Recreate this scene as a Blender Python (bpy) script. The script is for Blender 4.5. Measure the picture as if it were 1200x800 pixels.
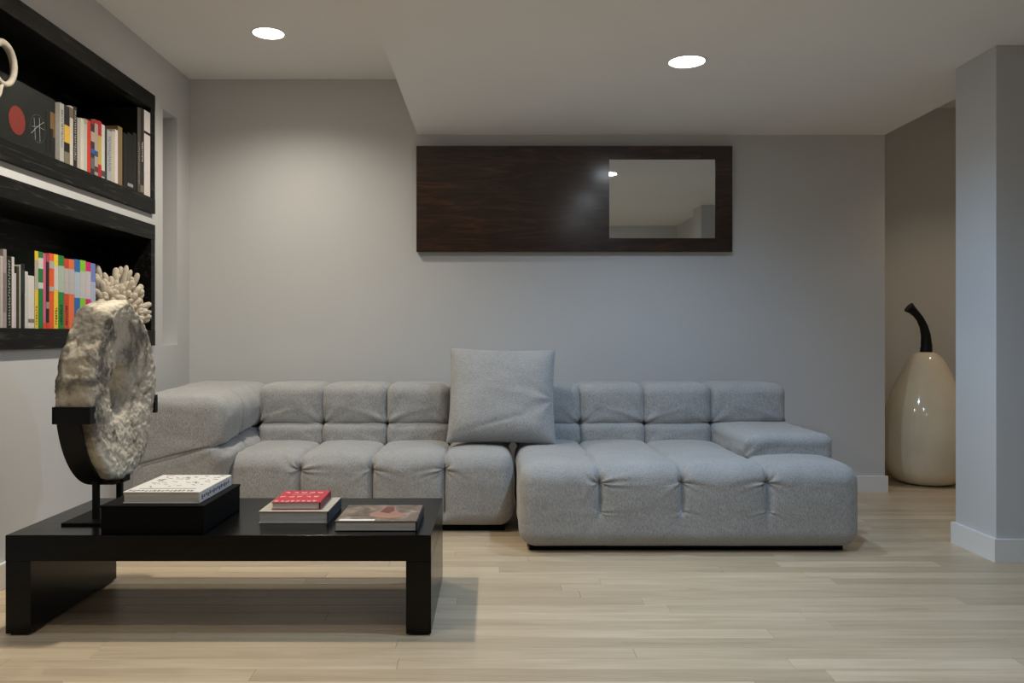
import bpy, bmesh, math, random
import numpy as np
from mathutils import Vector, Matrix, noise

for o in list(bpy.data.objects):
    bpy.data.objects.remove(o, do_unlink=True)
SC = bpy.context.scene
COL = SC.collection
R = math.radians

# ------------------------------------------------------------------ camera
F_PX, CX, CY = 950.0, 578.0, 393.0
cam_d = bpy.data.cameras.new('camera')
cam_d.sensor_fit = 'HORIZONTAL'
cam_d.sensor_width = 36.0
cam_d.lens = 36.0 * F_PX / 1200.0
cam_d.shift_x = (600.0 - CX) / 1200.0
cam_d.shift_y = -(400.0 - CY) / 1200.0
cam_d.clip_start = 0.02
cam = bpy.data.objects.new('camera', cam_d)
cam.location = (0, 0, 1.0)
cam.rotation_euler = (R(90), 0, 0)
COL.objects.link(cam)
SC.camera = cam

# ------------------------------------------------------------------ world / exposure
world = bpy.data.worlds.new('world')
SC.world = world
world.use_nodes = True
world.node_tree.nodes['Background'].inputs[0].default_value = (0.5, 0.55, 0.65, 1)
world.node_tree.nodes['Background'].inputs[1].default_value = 0.05
vs = SC.view_settings
vs.view_transform = 'Standard'
vs.look = 'None'
vs.gamma = 1.0
vs.use_curve_mapping = False
vs.exposure = 0.13
SC.cycles.diffuse_bounces = 8

# downlights: (x, y, ceiling height, colour, watts, label)
WARM = (1.0, 0.93, 0.80)
COOL = (0.45, 0.69, 1.0)
AMBER = (1.0, 0.82, 0.58)
NEUT = (1.0, 0.95, 0.88)  # tint of the two unseen fill lamps added behind the camera
HI, LO = 2.64, 2.284
DOWNLIGHTS = [
    (-1.22, 4.40, HI, WARM, 62.0, 'round warm downlight in the higher ceiling above the sofa corner'),
    (-1.22, 3.07, HI, WARM, 122.0, 'round warm downlight in the higher ceiling above the coffee table'),
    (-1.22, 1.74, HI, WARM, 30.0, 'round warm downlight in the higher ceiling on the near side of the coffee table'),
    (0.908, 3.80, LO, COOL, 49.0, 'round cool white downlight in the lowered ceiling above the chaise'),
    (0.90, 2.50, LO, COOL, 86.0, 'round cool white downlight in the lowered ceiling over open floor before the chaise'),
    (0.90, 1.20, LO, COOL, 14.0, 'added unseen cool fill light in the lowered ceiling nearest the header'),  # unseen lamp added to the cool row as fill
    (-1.22, -0.60, HI, NEUT, 9.0, 'added unseen fill light behind the viewer, on the shelf side'),  # added out of view, fills cushion, pier and left wall from the front
    (0.95, -0.60, LO, NEUT, 9.0, 'added unseen fill light behind the viewer, on the pier side'),  # second added front fill, also out of view
    (3.30, 4.80, HI, AMBER, 32.0, 'round warm downlight in the alcove ceiling beside the pear'),
]

# ------------------------------------------------------------------ helpers
class G:
    """collects vertices and faces of one mesh"""
    def __init__(s):
        s.v, s.f = [], []
    def add(s, vs_, fs_):
        n = len(s.v)
        s.v += [tuple(map(float, p)) for p in vs_]
        s.f += [tuple(i + n for i in f) for f in fs_]
        return s
    def box(s, x0, x1, y0, y1, z0, z1, bev=0.0, seg=2):
        if bev <= 0:
            vv = [(x0,y0,z0),(x1,y0,z0),(x1,y1,z0),(x0,y1,z0),(x0,y0,z1),(x1,y0,z1),(x1,y1,z1),(x0,y1,z1)]
            return s.add(vv, [(3,2,1,0),(4,5,6,7),(0,1,5,4),(1,2,6,5),(2,3,7,6),(3,0,4,7)])
        bm = bmesh.new()
        bmesh.ops.create_cube(bm, size=1)
        for v in bm.verts:
            v.co = Vector(((x0+x1)/2 + v.co.x*(x1-x0), (y0+y1)/2 + v.co.y*(y1-y0), (z0+z1)/2 + v.co.z*(z1-z0)))
        bmesh.ops.bevel(bm, geom=list(bm.edges), offset=bev, segments=seg, affect='EDGES', profile=0.5)
        bm.verts.index_update()
        s.add([v.co for v in bm.verts], [[v.index for v in f.verts] for f in bm.faces])
        bm.free()
        return s
    def tube(s, pts, rad, n=12, caps=True):
        pts = [Vector(p) for p in pts]
        rr = rad if isinstance(rad, (list, tuple)) else [rad]*len(pts)
        rings = []
        up = None
        for i, p in enumerate(pts):
            t = (pts[min(i+1, len(pts)-1)] - pts[max(i-1, 0)]).normalized()
            if up is None:
                up = Vector((0,0,1)) if abs(t.z) < 0.9 else Vector((1,0,0))
            a = t.cross(up).normalized()
            up = a.cross(t).normalized()
            rings.append([p + (a*math.cos(2*math.pi*k/n) + up*math.sin(2*math.pi*k/n))*rr[i] for k in range(n)])
        vv = [q for r in rings for q in r]
        ff = []
        for i in range(len(pts)-1):
            for k in range(n):
                ff.append((i*n+k, i*n+(k+1) % n, (i+1)*n+(k+1) % n, (i+1)*n+k))
        if caps:
            ff.append(tuple(range(n-1, -1, -1)))
            ff.append(tuple((len(pts)-1)*n+k for k in range(n)))
        return s.add(vv, ff)
    def lathe(s, prof, c=(0,0,0), n=48):
        vv, ff = [], []
        for (r, z) in prof:
            for k in range(n):
                a = 2*math.pi*k/n
                vv.append((c[0]+r*math.cos(a), c[1]+r*math.sin(a), c[2]+z))
        for i in range(len(prof)-1):
            for k in range(n):
                ff.append((i*n+k, i*n+(k+1) % n, (i+1)*n+(k+1) % n, (i+1)*n+k))
        return s.add(vv, ff)
    def xf(s, m):
        s.v = [tuple(m @ Vector(p)) for p in s.v]
        return s

def obj(name, g, mat, parent=None, smooth=None, base=True):
    """links one mesh; a top-level mesh gets its origin at the base of its box"""
    V = np.array(g.v, dtype=float)
    if parent is not None:
        o0 = np.array(parent['_o'])
    elif base:
        lo, hi = V.min(0), V.max(0)
        o0 = np.array([(lo[0]+hi[0])/2, (lo[1]+hi[1])/2, lo[2]])
    else:
        o0 = np.zeros(3)
    me = bpy.data.meshes.new(name)
    me.from_pydata((V - o0).tolist(), [], g.f)
    me.update()
    mats = mat if isinstance(mat, (list, tuple)) else [mat]
    for m in mats:
        me.materials.append(m)
    if smooth is not None:
        me.shade_smooth()
        if smooth < 179:
            me.set_sharp_from_angle(angle=R(smooth))
    o = bpy.data.objects.new(name, me)
    COL.objects.link(o)
    o['_o'] = o0.tolist()
    if parent is not None:
        o.parent = parent
    else:
        o.location = o0
    return o

def empty(name, loc):
    o = bpy.data.objects.new(name, None)
    o.empty_display_size = 0.1
    COL.objects.link(o)
    o.location = loc
    o['_o'] = list(map(float, loc))
    return o

def tag(o, label, cat, group=None):
    o['label'] = label
    o['category'] = cat
    if group:
        o['group'] = group
    return o

def struct(o, label=None):
    o['kind'] = 'structure'
    if label:
        o['label'] = label
        o['category'] = o.name.split('_')[0].split('.')[0]
    return o

# ------------------------------------------------------------------ materials
class N:
    def __init__(s, name, rough=0.6, col=(0.5,0.5,0.5), metal=0.0, spec=0.5):
        s.m = bpy.data.materials.new(name)
        s.m.use_nodes = True
        s.t = s.m.node_tree
        s.b = s.t.nodes['Principled BSDF']
        s.b.inputs['Base Color'].default_value = (*col, 1)
        s.b.inputs['Roughness'].default_value = rough
        s.b.inputs['Metallic'].default_value = metal
        s.b.inputs['Specular IOR Level'].default_value = spec
    def new(s, kind, **kw):
        n = s.t.nodes.new(kind)
        for k, v in kw.items():
            setattr(n, k, v)
        return n
    def link(s, a, b):
        s.t.links.new(a, b)
    def coords(s, scale=(1,1,1), src='Object', rnd=False):
        mp = s.new('ShaderNodeMapping')
        mp.inputs['Scale'].default_value = scale
        if src == 'Position':
            g = s.new('ShaderNodeNewGeometry')
            s.link(g.outputs['Position'], mp.inputs['Vector'])
        else:
            tc = s.new('ShaderNodeTexCoord')
            s.link(tc.outputs[src], mp.inputs['Vector'])
        if rnd:
            oi = s.new('ShaderNodeObjectInfo')
            ml = s.new('ShaderNodeMath', operation='MULTIPLY')
            ml.inputs[1].default_value = 37.0
            s.link(oi.outputs['Random'], ml.inputs[0])
            cb = s.new('ShaderNodeCombineXYZ')
            for i in range(3):
                s.link(ml.outputs[0], cb.inputs[i])
            s.link(cb.outputs[0], mp.inputs['Location'])
        return mp.outputs[0]
    def noise(s, vec, scale, detail=4, rough=0.55, dist=0.0):
        n = s.new('ShaderNodeTexNoise')
        n.inputs['Scale'].default_value = scale
        n.inputs['Detail'].default_value = detail
        n.inputs['Roughness'].default_value = rough
        n.inputs['Distortion'].default_value = dist
        s.link(vec, n.inputs['Vector'])
        return n.outputs['Fac']
    def ramp(s, fac, stops):
        r = s.new('ShaderNodeValToRGB')
        e = r.color_ramp.elements
        while len(e) < len(stops):
            e.new(0.5)
        for i, (p, c) in enumerate(stops):
            e[i].position = p
            e[i].color = (*c, 1)
        s.link(fac, r.inputs[0])
        return r.outputs[0]
    def mix(s, fac, a, b, mode='MIX'):
        m = s.new('ShaderNodeMix', data_type='RGBA', blend_type=mode)
        for sock, v in ((m.inputs[0], fac), (m.inputs[6], a), (m.inputs[7], b)):
            if hasattr(v, 'is_output'):
                s.link(v, sock)
            elif isinstance(v, (int, float)):
                sock.default_value = v
            else:
                sock.default_value = (*v, 1)
        return m.outputs[2]
    def col(s, c):
        s.link(c, s.b.inputs['Base Color'])
        return s
    def bump(s, h, strength=0.2, dist=0.01):
        b = s.new('ShaderNodeBump')
        b.inputs['Strength'].default_value = strength
        b.inputs['Distance'].default_value = dist
        s.link(h, b.inputs['Height'])
        s.link(b.outputs[0], s.b.inputs['Normal'])
        return s

def plain(name, col, rough=0.6, spec=0.4, var=0.06, scale=30.0):
    n = N(name, rough, col, spec=spec)
    f = n.noise(n.coords((1,1,1), 'Object'), scale, 3)
    a = tuple(max(0, c*(1-var)) for c in col)
    b = tuple(min(1, c*(1+var)) for c in col)
    n.col(n.ramp(f, [(0.3, a), (0.7, b)]))
    return n.m

def paint(name, col, rough=0.75):
    n = N(name, rough, col, spec=0.25)
    v = n.coords((1,1,1), 'Position')
    f = n.noise(v, 1.3, 3)
    n.col(n.ramp(f, [(0.25, tuple(c*0.975 for c in col)), (0.75, tuple(min(1, c*1.02) for c in col))]))
    n.bump(n.noise(v, 260, 3), 0.06, 0.002)
    return n.m

M_WALL = paint('grey_wall_paint', (0.60, 0.60, 0.60))
M_CEIL = paint('ceiling_paint', (0.90, 0.875, 0.845), 0.85)
M_TRIM = paint('trim_paint', (0.80, 0.79, 0.77), 0.45)

def m_floor():
    n = N('oak_floor', 0.33, spec=0.45)
    v = n.coords((1.0, 14.0, 1.0), 'Position', rnd=True)
    g1 = n.noise(v, 2.2, 6, 0.6, 0.6)
    g2 = n.noise(n.coords((3.0, 90.0, 3.0), 'Position', rnd=True), 3.0, 3)
    c = n.ramp(g1, [(0.25, (0.46, 0.35, 0.225)), (0.5, (0.575, 0.455, 0.315)), (0.8, (0.66, 0.54, 0.395))])
    oi = n.new('ShaderNodeObjectInfo')
    tint = n.ramp(oi.outputs['Random'], [(0.0, (0.80, 0.775, 0.74)), (0.4, (0.92, 0.91, 0.89)), (0.75, (1.0, 0.99, 0.97)), (1.0, (1.10, 1.10, 1.10))])
    c = n.mix(1.0, c, tint, 'MULTIPLY')
    c = n.mix(0.12, c, n.ramp(g2, [(0.3, (0.30, 0.2, 0.1)), (0.7, (0.8, 0.66, 0.45))]))
    n.col(c)
    n.link(n.ramp(g1, [(0.2, (0.30,)*3), (0.8, (0.40,)*3)]), n.b.inputs['Roughness'])
    n.bump(g2, 0.04, 0.002)
    return n.m
M_FLOOR = m_floor()
M_SUBFLOOR = plain('floor_joint', (0.17, 0.115, 0.06), 0.7)

def m_fabric():
    n = N('grey_linen_weave', 0.92, spec=0.15)
    s1 = n.noise(n.coords((470, 470, 75), 'Object'), 1.0, 2, 0.6)
    s2 = n.noise(n.coords((90, 90, 470), 'Object'), 1.0, 2, 0.6)
    s3 = n.noise(n.coords((1,1,1), 'Object'), 5.0, 3)
    a = n.ramp(s1, [(0.30, (0.155, 0.151, 0.146)), (0.50, (0.35, 0.345, 0.336)), (0.70, (0.52, 0.514, 0.502))])
    b = n.ramp(s2, [(0.32, (0.22, 0.216, 0.208)), (0.7, (0.44, 0.435, 0.425))])
    c = n.mix(0.35, a, b)
    c = n.mix(1.0, c, n.ramp(s3, [(0.3, (0.93,)*3), (0.7, (1.04,)*3)]), 'MULTIPLY')
    n.col(c)
    n.b.inputs['Sheen Weight'].default_value = 0.25
    n.b.inputs['Sheen Roughness'].default_value = 0.6
    n.bump(s1, 0.25, 0.002)
    return n.m
M_FABRIC = m_fabric()
M_SEAM = plain('dark_seam_thread', (0.10, 0.098, 0.095), 0.9)
M_PLINTH = plain('black_plinth', (0.002, 0.002, 0.002), 0.6, 0.1)

def m_blackoak():
    n = N('black_stained_oak', 0.45, spec=0.2)
    g = n.noise(n.coords((30, 2.2, 30), 'Position'), 1.6, 6, 0.65, 1.2)
    n.col(n.ramp(g, [(0.40, (0.0012, 0.0012, 0.0010)), (0.56, (0.004, 0.004, 0.0032)), (0.66, (0.040, 0.040, 0.031))]))
    n.bump(g, 0.35, 0.003)
    return n.m
M_SHELF = m_blackoak()

def m_table():
    n = N('black_table_wood', 0.34, spec=0.22)
    g = n.noise(n.coords((2.0, 30, 30), 'Position'), 2.0, 6, 0.6, 0.8)
    n.col(n.ramp(g, [(0.3, (0.0010, 0.0010, 0.0009)), (0.75, (0.0024, 0.0022, 0.0019))]))
    n.link(n.ramp(g, [(0.3, (0.17,)*3), (0.7, (0.27,)*3)]), n.b.inputs['Roughness'])
    n.bump(g, 0.08, 0.002)
    return n.m
M_TABLE = m_table()

def m_panel():
    n = N('polished_rosewood', 0.30, spec=0.25)
    v = n.coords((1.1, 1.0, 9.0), 'Object')
    g = n.noise(v, 2.4, 7, 0.62, 1.6)
    g2 = n.noise(n.coords((3, 1, 60), 'Object'), 3.0, 4)
    c = n.ramp(g, [(0.28, (0.006, 0.0032, 0.002)), (0.48, (0.024, 0.010, 0.005)), (0.60, (0.060, 0.024, 0.010)), (0.76, (0.115, 0.048, 0.017))])
    c = n.mix(0.25, c, n.ramp(g2, [(0.3, (0.008, 0.004, 0.003)), (0.7, (0.045, 0.02, 0.01))]))
    n.col(c)
    n.b.inputs['Coat Weight'].default_value = 1.0
    n.b.inputs['Coat Roughness'].default_value = 0.16
    h = n.noise(n.coords((4, 1, 18), 'Object'), 3.0, 3)
    n.bump(h, 0.10, 0.01)
    return n.m
M_PANEL = m_panel()

def m_mirror():
    n = N('mirror_silver', 0.02, (0.72, 0.74, 0.73), metal=1.0)
    return n.m
M_MIRROR = m_mirror()

def m_stone():
    n = N('weathered_shaded_limestone', 0.9, spec=0.2)
    v = n.coords((1,1,1), 'Object')
    v.node.inputs['Location'].default_value = (2.3, 5.1, 1.7)
    big = n.noise(v, 6.0, 5, 0.6, 0.7)
    fine = n.noise(v, 45.0, 5, 0.7)
    c = n.ramp(big, [(0.38, (0.085, 0.076, 0.064)), (0.44, (0.17, 0.15, 0.122)), (0.485, (0.43, 0.375, 0.29)), (0.58, (0.62, 0.55, 0.435))])  # dark patches put grazing shadow into the colour, together with weathering
    c = n.mix(0.24, c, n.ramp(fine, [(0.35, (0.17, 0.145, 0.115)), (0.5, (0.42, 0.375, 0.305)), (0.7, (0.64, 0.58, 0.48))]))
    n.col(c)
    vo = n.new('ShaderNodeTexVoronoi')
    vo.inputs['Scale'].default_value = 60
    n.link(v, vo.inputs['Vector'])
    h = n.mix(0.5, fine, vo.outputs['Distance'])
    n.bump(h, 0.55, 0.008)
    return n.m
M_STONE = m_stone()
M_IRON = plain('black_iron', (0.004, 0.004, 0.0042), 0.55, 0.25)

def m_coral():
    n = N('cream_coral', 0.85, spec=0.25)
    v = n.coords((1,1,1), 'Object')
    n.col(n.ramp(n.noise(v, 40, 4), [(0.3, (0.44, 0.38, 0.295)), (0.7, (0.66, 0.59, 0.48))]))
    n.bump(n.noise(v, 240, 3), 0.5, 0.003)
    return n.m
M_CORAL = m_coral()

def m_pear():
    n = N('cream_lacquer', 0.10, spec=0.5)
    v = n.coords((1,1,1), 'Object')
    n.col(n.ramp(n.noise(v, 5, 3), [(0.3, (0.72, 0.63, 0.475)), (0.7, (0.78, 0.69, 0.53))]))
    n.b.inputs['Coat Weight'].default_value = 0.6
    n.b.inputs['Coat Roughness'].default_value = 0.04
    return n.m
M_PEAR = m_pear()
M_STEM = plain('black_stem', (0.004, 0.004, 0.0045), 0.42, 0.35)
M_TRIMRING = plain('downlight_trim', (0.82, 0.81, 0.79), 0.5)
M_PAGES = None
def m_pages():
    n = N('book_pages', 0.9, spec=0.2)
    g = n.noise(n.coords((6, 6, 700), 'Object'), 1.0, 3)
    n.col(n.ramp(g, [(0.3, (0.50, 0.48, 0.44)), (0.7, (0.74, 0.72, 0.68))]))
    return n.m
M_PAGES = m_pages()
_pal = {}
def pal(r, g, b, rough=0.45):
    k = (r, g, b, rough)
    if k not in _pal:
        lin = tuple(((c/255)/12.92 if c <= 10 else ((c/255+0.055)/1.055)**2.4) for c in (r, g, b))
        _pal[k] = plain('book_paper_%02x%02x%02x' % (r, g, b), lin, rough, 0.4, 0.05, 60)
    return _pal[k]

def emit(name, col, strength):
    n = N(name, 0.4, (0.9, 0.9, 0.9))
    n.b.inputs['Emission Color'].default_value = (*col, 1)
    n.b.inputs['Emission Strength'].default_value = strength
    return n.m

# ------------------------------------------------------------------ room shell
XL, YB = -1.945, 5.19           # left wall face, back wall face
XR, YF, YA = 4.5, -2.5, 5.85    # far right wall, wall behind camera, alcove wall
SX0, SX1 = -0.486, 2.507        # lowered ceiling
T = 0.12

# floor: one slab with real planks on it
floor = struct(obj('floor', G().box(-2.5, XR+T, YF-T, YA+T, -0.08, -0.004), M_SUBFLOOR, base=False), 'pale oak strip floor laid in long planks')
def floor_planks():
    rng = random.Random(4)
    PW = 0.083
    ms = {}
    def plank_mesh(L):
        if L not in ms:
            g = G()
            e, h = 0.0010, 0.0012
            x0, x1, y0, y1 = -L/2+0.0003, L/2-0.0003, 0.0003, PW-0.0003
            g.add([(x0,y0,-0.0038),(x1,y0,-0.0038),(x1,y1,-0.0038),(x0,y1,-0.0038),
                   (x0,y0,-h),(x1,y0,-h),(x1,y1,-h),(x0,y1,-h),
                   (x0+e,y0+e,0),(x1-e,y0+e,0),(x1-e,y1-e,0),(x0+e,y1-e,0)],
                  [(3,2,1,0),(0,1,5,4),(1,2,6,5),(2,3,7,6),(3,0,4,7),(4,5,9,8),(5,6,10,9),(6,7,11,10),(7,4,8,11),(8,9,10,11)])
            me = bpy.data.meshes.new('plank')
            me.from_pydata(g.v, [], g.f)
            me.materials.append(M_FLOOR)
            ms[L] = me
        return ms[L]
    y = 1.6
    while y < YA - 0.01:
        xa = XL if y < YB else 2.4
        xb = 2.6 if y < 3.45 else 3.6
        if y > 3.5 and y < 3.95:
            xb = 2.25
        x = xa - rng.uniform(0.0, 1.1)
        while x < xb:
            L = rng.choice([0.7, 0.95, 1.2, 1.45, 1.7, 2.0])
            if x + L > xa:
                o = bpy.data.objects.new('plank', plank_mesh(L))
                COL.objects.link(o)
                o.location = (x + L/2, y, 0)
                o.parent = floor
            x += L
        y += PW
floor_planks()
# near part of the floor behind the planks' field (beside and behind the viewer)
rest = obj('plank_field', G().box(-2.5, XR, YF, 1.6, -0.004, 0.0), M_FLOOR, floor)
rest['kind'] = 'stuff'
rest2 = obj('plank_field', G().box(2.6, XR, 1.6, 3.58, -0.0045, -0.0002), M_FLOOR, floor)
rest2['kind'] = 'stuff'

# left wall with its openings
SHELF_Y0, SHELF_Y1 = 1.9, 4.62
UP_Z0, UP_Z1 = 1.69, 2.366
LOW_Z0, LOW_Z1 = 0.942, 1.629
NI_Y0, NI_Y1, NI_Z0, NI_Z1 = 4.77, 4.99, 0.942, 2.336
DEEP = 0.33
def wall_left():
    ys = [YF, SHELF_Y0, SHELF_Y1, NI_Y0, NI_Y1, YB]
    zs = [0, LOW_Z0, LOW_Z1, UP_Z0, NI_Z1, UP_Z1, HI]
    g = G()
    def solid(ya, yb, za, zb):
        ym, zm = (ya+yb)/2, (za+zb)/2
        if SHELF_Y0 < ym < SHELF_Y1 and (LOW_Z0 < zm < LOW_Z1 or UP_Z0 < zm < UP_Z1):
            return False
        if NI_Y0 < ym < NI_Y1 and NI_Z0 < zm < NI_Z1:
            return False
        return True
    for i in range(len(ys)-1):
        for j in range(len(zs)-1):
            if solid(ys[i], ys[i+1], zs[j], zs[j+1]):
                g.box(XL-DEEP, XL, ys[i], ys[i+1], zs[j], zs[j+1])
    g.box(XL-DEEP-T, XL-DEEP, YF, YB, 0, HI)
    bm = bmesh.new()
    vv = [bm.verts.new(p) for p in g.v]
    for f in g.f:
        bm.faces.new([vv[i] for i in f])
    bmesh.ops.remove_doubles(bm, verts=bm.verts, dist=1e-5)
    # drop the doubled inner faces between neighbouring blocks
    seen = {}
    for f in bm.faces:
        k = tuple(sorted((round(v.co.x,4), round(v.co.y,4), round(v.co.z,4)) for v in f.verts))
        seen.setdefault(k, []).append(f)
    bmesh.ops.delete(bm, geom=[f for fs in seen.values() if len(fs) > 1 for f in fs], context='FACES')
    bm.verts.index_update()
    h = G().add([v.co for v in bm.verts], [[v.index for v in f.verts] for f in bm.faces])
    bm.free()
    return struct(obj('wall_left', h, M_WALL, base=False), 'grey left wall with a slim recessed niche and built-in shelves')
wall_left()
struct(obj('wall_back', G().box(XL-DEEP-T, SX1, YB, YA+T, 0, HI), M_WALL, base=False), 'grey back wall behind the sofa')
struct(obj('wall_alcove', G().box(SX1, XR, YA, YA+T, 0, HI), M_WALL, base=False), 'shaded alcove wall behind the pear')
struct(obj('wall_right', G().box(XR, XR+T, YF, YA+T, 0, HI), M_WALL, base=False), 'far right wall beyond the pier')
struct(obj('wall_front', G().box(XL-DEEP-T, XR+T, YF-T, YF, 0, HI), M_WALL, base=False), 'wall behind the viewer')
PX, PY0, PY1 = 2.225, 3.586, 3.90
struct(obj('wall_pier', G().box(PX, XR, PY0, PY1, 0, LO), M_WALL, base=False), 'grey wall pier at the right edge with white baseboard')
struct(obj('wall_pier_near', G().box(2.075, XR, 1.90, 2.20, 0, LO), M_WALL, base=False), 'grey wall pier nearer the viewer, seen in the mirror')
struct(obj('wall_side', G().box(2.2, 2.2+T, 0.6, 1.90, 0, LO), M_WALL, base=False), 'side wall between near pier and header')
struct(obj('wall_header', G().box(XL, 2.2+T, 0.45, 0.6, 2.05, HI), M_WALL, base=False), 'wall header over the opening, seen in the mirror')
struct(obj('ceiling', G().box(XL-DEEP-T, XR+T, YF-T, YA+T, HI, HI+0.1), M_CEIL, base=False), 'white ceiling, higher part above shelves and alcove')
g = G().box(SX0, SX1, YF, YB, LO, HI)
g.box(SX1, XR, YF, PY1, LO, HI)
struct(obj('ceiling_soffit', g, M_CEIL, base=False), 'white lowered ceiling over chaise and open floor')

BH, BT = 0.102, 0.015
def baseboard(name, x0, x1, y0, y1, label):
    struct(obj(name, G().box(x0, x1, y0, y1, 0, BH, 0.002, 1), M_TRIM, base=False), label)
g = G().box(XL, SX1+BT, YB-BT, YB, 0, BH).box(SX1, SX1+BT, YB, YA-BT, 0, BH)
struct(obj('baseboard_back', g, M_TRIM, base=False), 'white baseboard along the back wall and its end')
baseboard('baseboard_left', XL, XL+BT, YF, YB-BT, 'white baseboard along the left wall')
g = G().box(PX-BT, PX, PY0-BT, PY1+BT, 0, BH).box(PX, XR, PY0-BT, PY0, 0, BH).box(PX, XR, PY1, PY1+BT, 0, BH)
struct(obj('baseboard_pier', g, M_TRIM, base=False), 'white baseboard around the right pier')
baseboard('baseboard_alcove', SX1+BT, XR, YA-BT, YA, 'white baseboard in the alcove behind the pear')

# ------------------------------------------------------------------ downlights
M_LENS = {AMBER: emit('amber_lens', (1.0, 0.86, 0.66), 8.0), NEUT: emit('neutral_fill_lens', (1.0, 0.95, 0.88), 8.0), WARM: emit('warm_lens', (1.0, 0.90, 0.76), 16.0), COOL: emit('cool_lens', (0.88, 0.95, 1.0), 26.0)}
def downlight(x, y, h, col, watts, label):
    r = 0.086
    root = empty('downlight', (x, y, h))
    tag(root, label, 'light', 'recessed ceiling downlights')
    obj('trim_ring', G().lathe([(r-0.004, 0.0), (r-0.004, -0.003), (r+0.006, -0.004), (r+0.010, -0.0005), (r+0.010, 0.0)], (x, y, h)), M_TRIMRING, root, 40)
    obj('lens', G().lathe([(r-0.003, -0.0012), (r*0.6, -0.002), (0.0005, -0.0022)], (x, y, h), 40), M_LENS[col], root, 60)
    ld = bpy.data.lights.new('downlight_lamp', 'SPOT')
    ld.energy = watts
    ld.color = col
    ld.shadow_soft_size = 0.045
    ld.spot_size = R(146 if col == WARM else 156 if col != AMBER else 118)
    ld.spot_blend = 0.8
    lo = bpy.data.objects.new('lamp', ld)
    COL.objects.link(lo)
    lo.parent = root
    lo.location = (0, 0, -0.012)
for d in DOWNLIGHTS:
    downlight(*d)

# ------------------------------------------------------------------ sofa
def rbox(x0, x1, y0, y1, z0, z1, r, res, disp=None, fx=(), fy=(), fz=()):
    """dense rounded box; disp(P, Nrm) returns displaced points (numpy arrays)"""
    c = np.array([(x0+x1)/2, (y0+y1)/2, (z0+z1)/2])
    h = np.array([(x1-x0)/2, (y1-y0)/2, (z1-z0)/2])
    def axis(i, extra):
        k = max(4, int(round(2*h[i]/res)))
        t = set(round(-h[i]+2*h[i]*q/k, 5) for q in range(k+1))
        for e in extra:                     # finer grid lines about a crease
            for q in range(-9, 10):
                w = e-c[i]+q*0.0032
                if -h[i] < w < h[i]:
                    t.add(round(w, 5))
        t = sorted(t)
        out = [t[0]]
        for w in t[1:-1]:
            if w-out[-1] > 0.0018:
                out.append(w)
        out.append(t[-1])
        return out
    ax = [axis(0, fx), axis(1, fy), axis(2, fz)]
    n = [len(q)-1 for q in ax]
    ids, V, Fq = {}, [], []
    def vid(i, j, k):
        key = (i, j, k)
        if key not in ids:
            ids[key] = len(V)
            V.append((ax[0][i], ax[1][j], ax[2][k]))
        return ids[key]
    for k, flip in ((0, True), (n[2], False)):
        for i in range(n[0]):
            for j in range(n[1]):
                q = (vid(i,j,k), vid(i+1,j,k), vid(i+1,j+1,k), vid(i,j+1,k))
                Fq.append(q[::-1] if flip else q)
    for j, flip in ((0, False), (n[1], True)):
        for i in range(n[0]):
            for k in range(n[2]):
                q = (vid(i,j,k), vid(i+1,j,k), vid(i+1,j,k+1), vid(i,j,k+1))
                Fq.append(q[::-1] if flip else q)
    for i, flip in ((0, True), (n[0], False)):
        for j in range(n[1]):
            for k in range(n[2]):
                q = (vid(i,j,k), vid(i,j+1,k), vid(i,j+1,k+1), vid(i,j,k+1))
                Fq.append(q[::-1] if flip else q)
    P = np.array(V)
    inner = np.maximum(h - r, 0.0)
    Q = np.clip(P, -inner, inner)
    D = P - Q
    L = np.linalg.norm(D, axis=1, keepdims=True)
    Nn = D / np.maximum(L, 1e-9)
    # keep a thin skin normal on flat faces
    P = Q + Nn * r
    P = P + c
    if disp is not None:
        P = disp(P, Nn)
    g = G()
    g.v = [tuple(p) for p in P.tolist()]
    g.f = Fq
    return g

def fnoise(P, scale, seed):
    s = np.array(scale, dtype=float)
    return np.array([noise.noise(Vector((p[0]*s[0]+seed*7.3, p[1]*s[1]+seed*3.1, p[2]*s[2]-seed*5.7))) for p in P])

def pucker(P, Nn, pts, amp, rad, spokes, seed=0):
    """deep button point with radiating folds; folds run mostly across, as gathered cloth does"""
    d = np.zeros(len(P))
    for k, (p, ax, ay) in enumerate(pts):
        p = np.array(p); ax = np.array(ax); ay = np.array(ay)
        rel = P - p
        u, v = rel @ ax, rel @ ay
        w = rel - np.outer(u, ax) - np.outer(v, ay)
        r = np.sqrt(u*u + v*v + 2*(w*w).sum(1))
        th = np.arctan2(v, u)
        env = np.exp(-(r/rad)) * np.clip(r/(0.35*rad), 0, 1)
        d -= amp*0.8*np.exp(-((u/(0.30*rad))**2 + (v/(0.5*rad))**2 + (w*w).sum(1)/(0.4*rad)**2))
        wob = spokes*th + 1.7*k + seed + 1.4*np.sin(2*th+k*2.3+seed) + 9*(r/rad)*0.25*np.sin(3*th+k)
        d += amp*0.42*np.cos(wob)*env*np.abs(np.cos(th))**1.6*np.where(v > -0.01, 1.0, 0.55)
    return d

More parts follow.
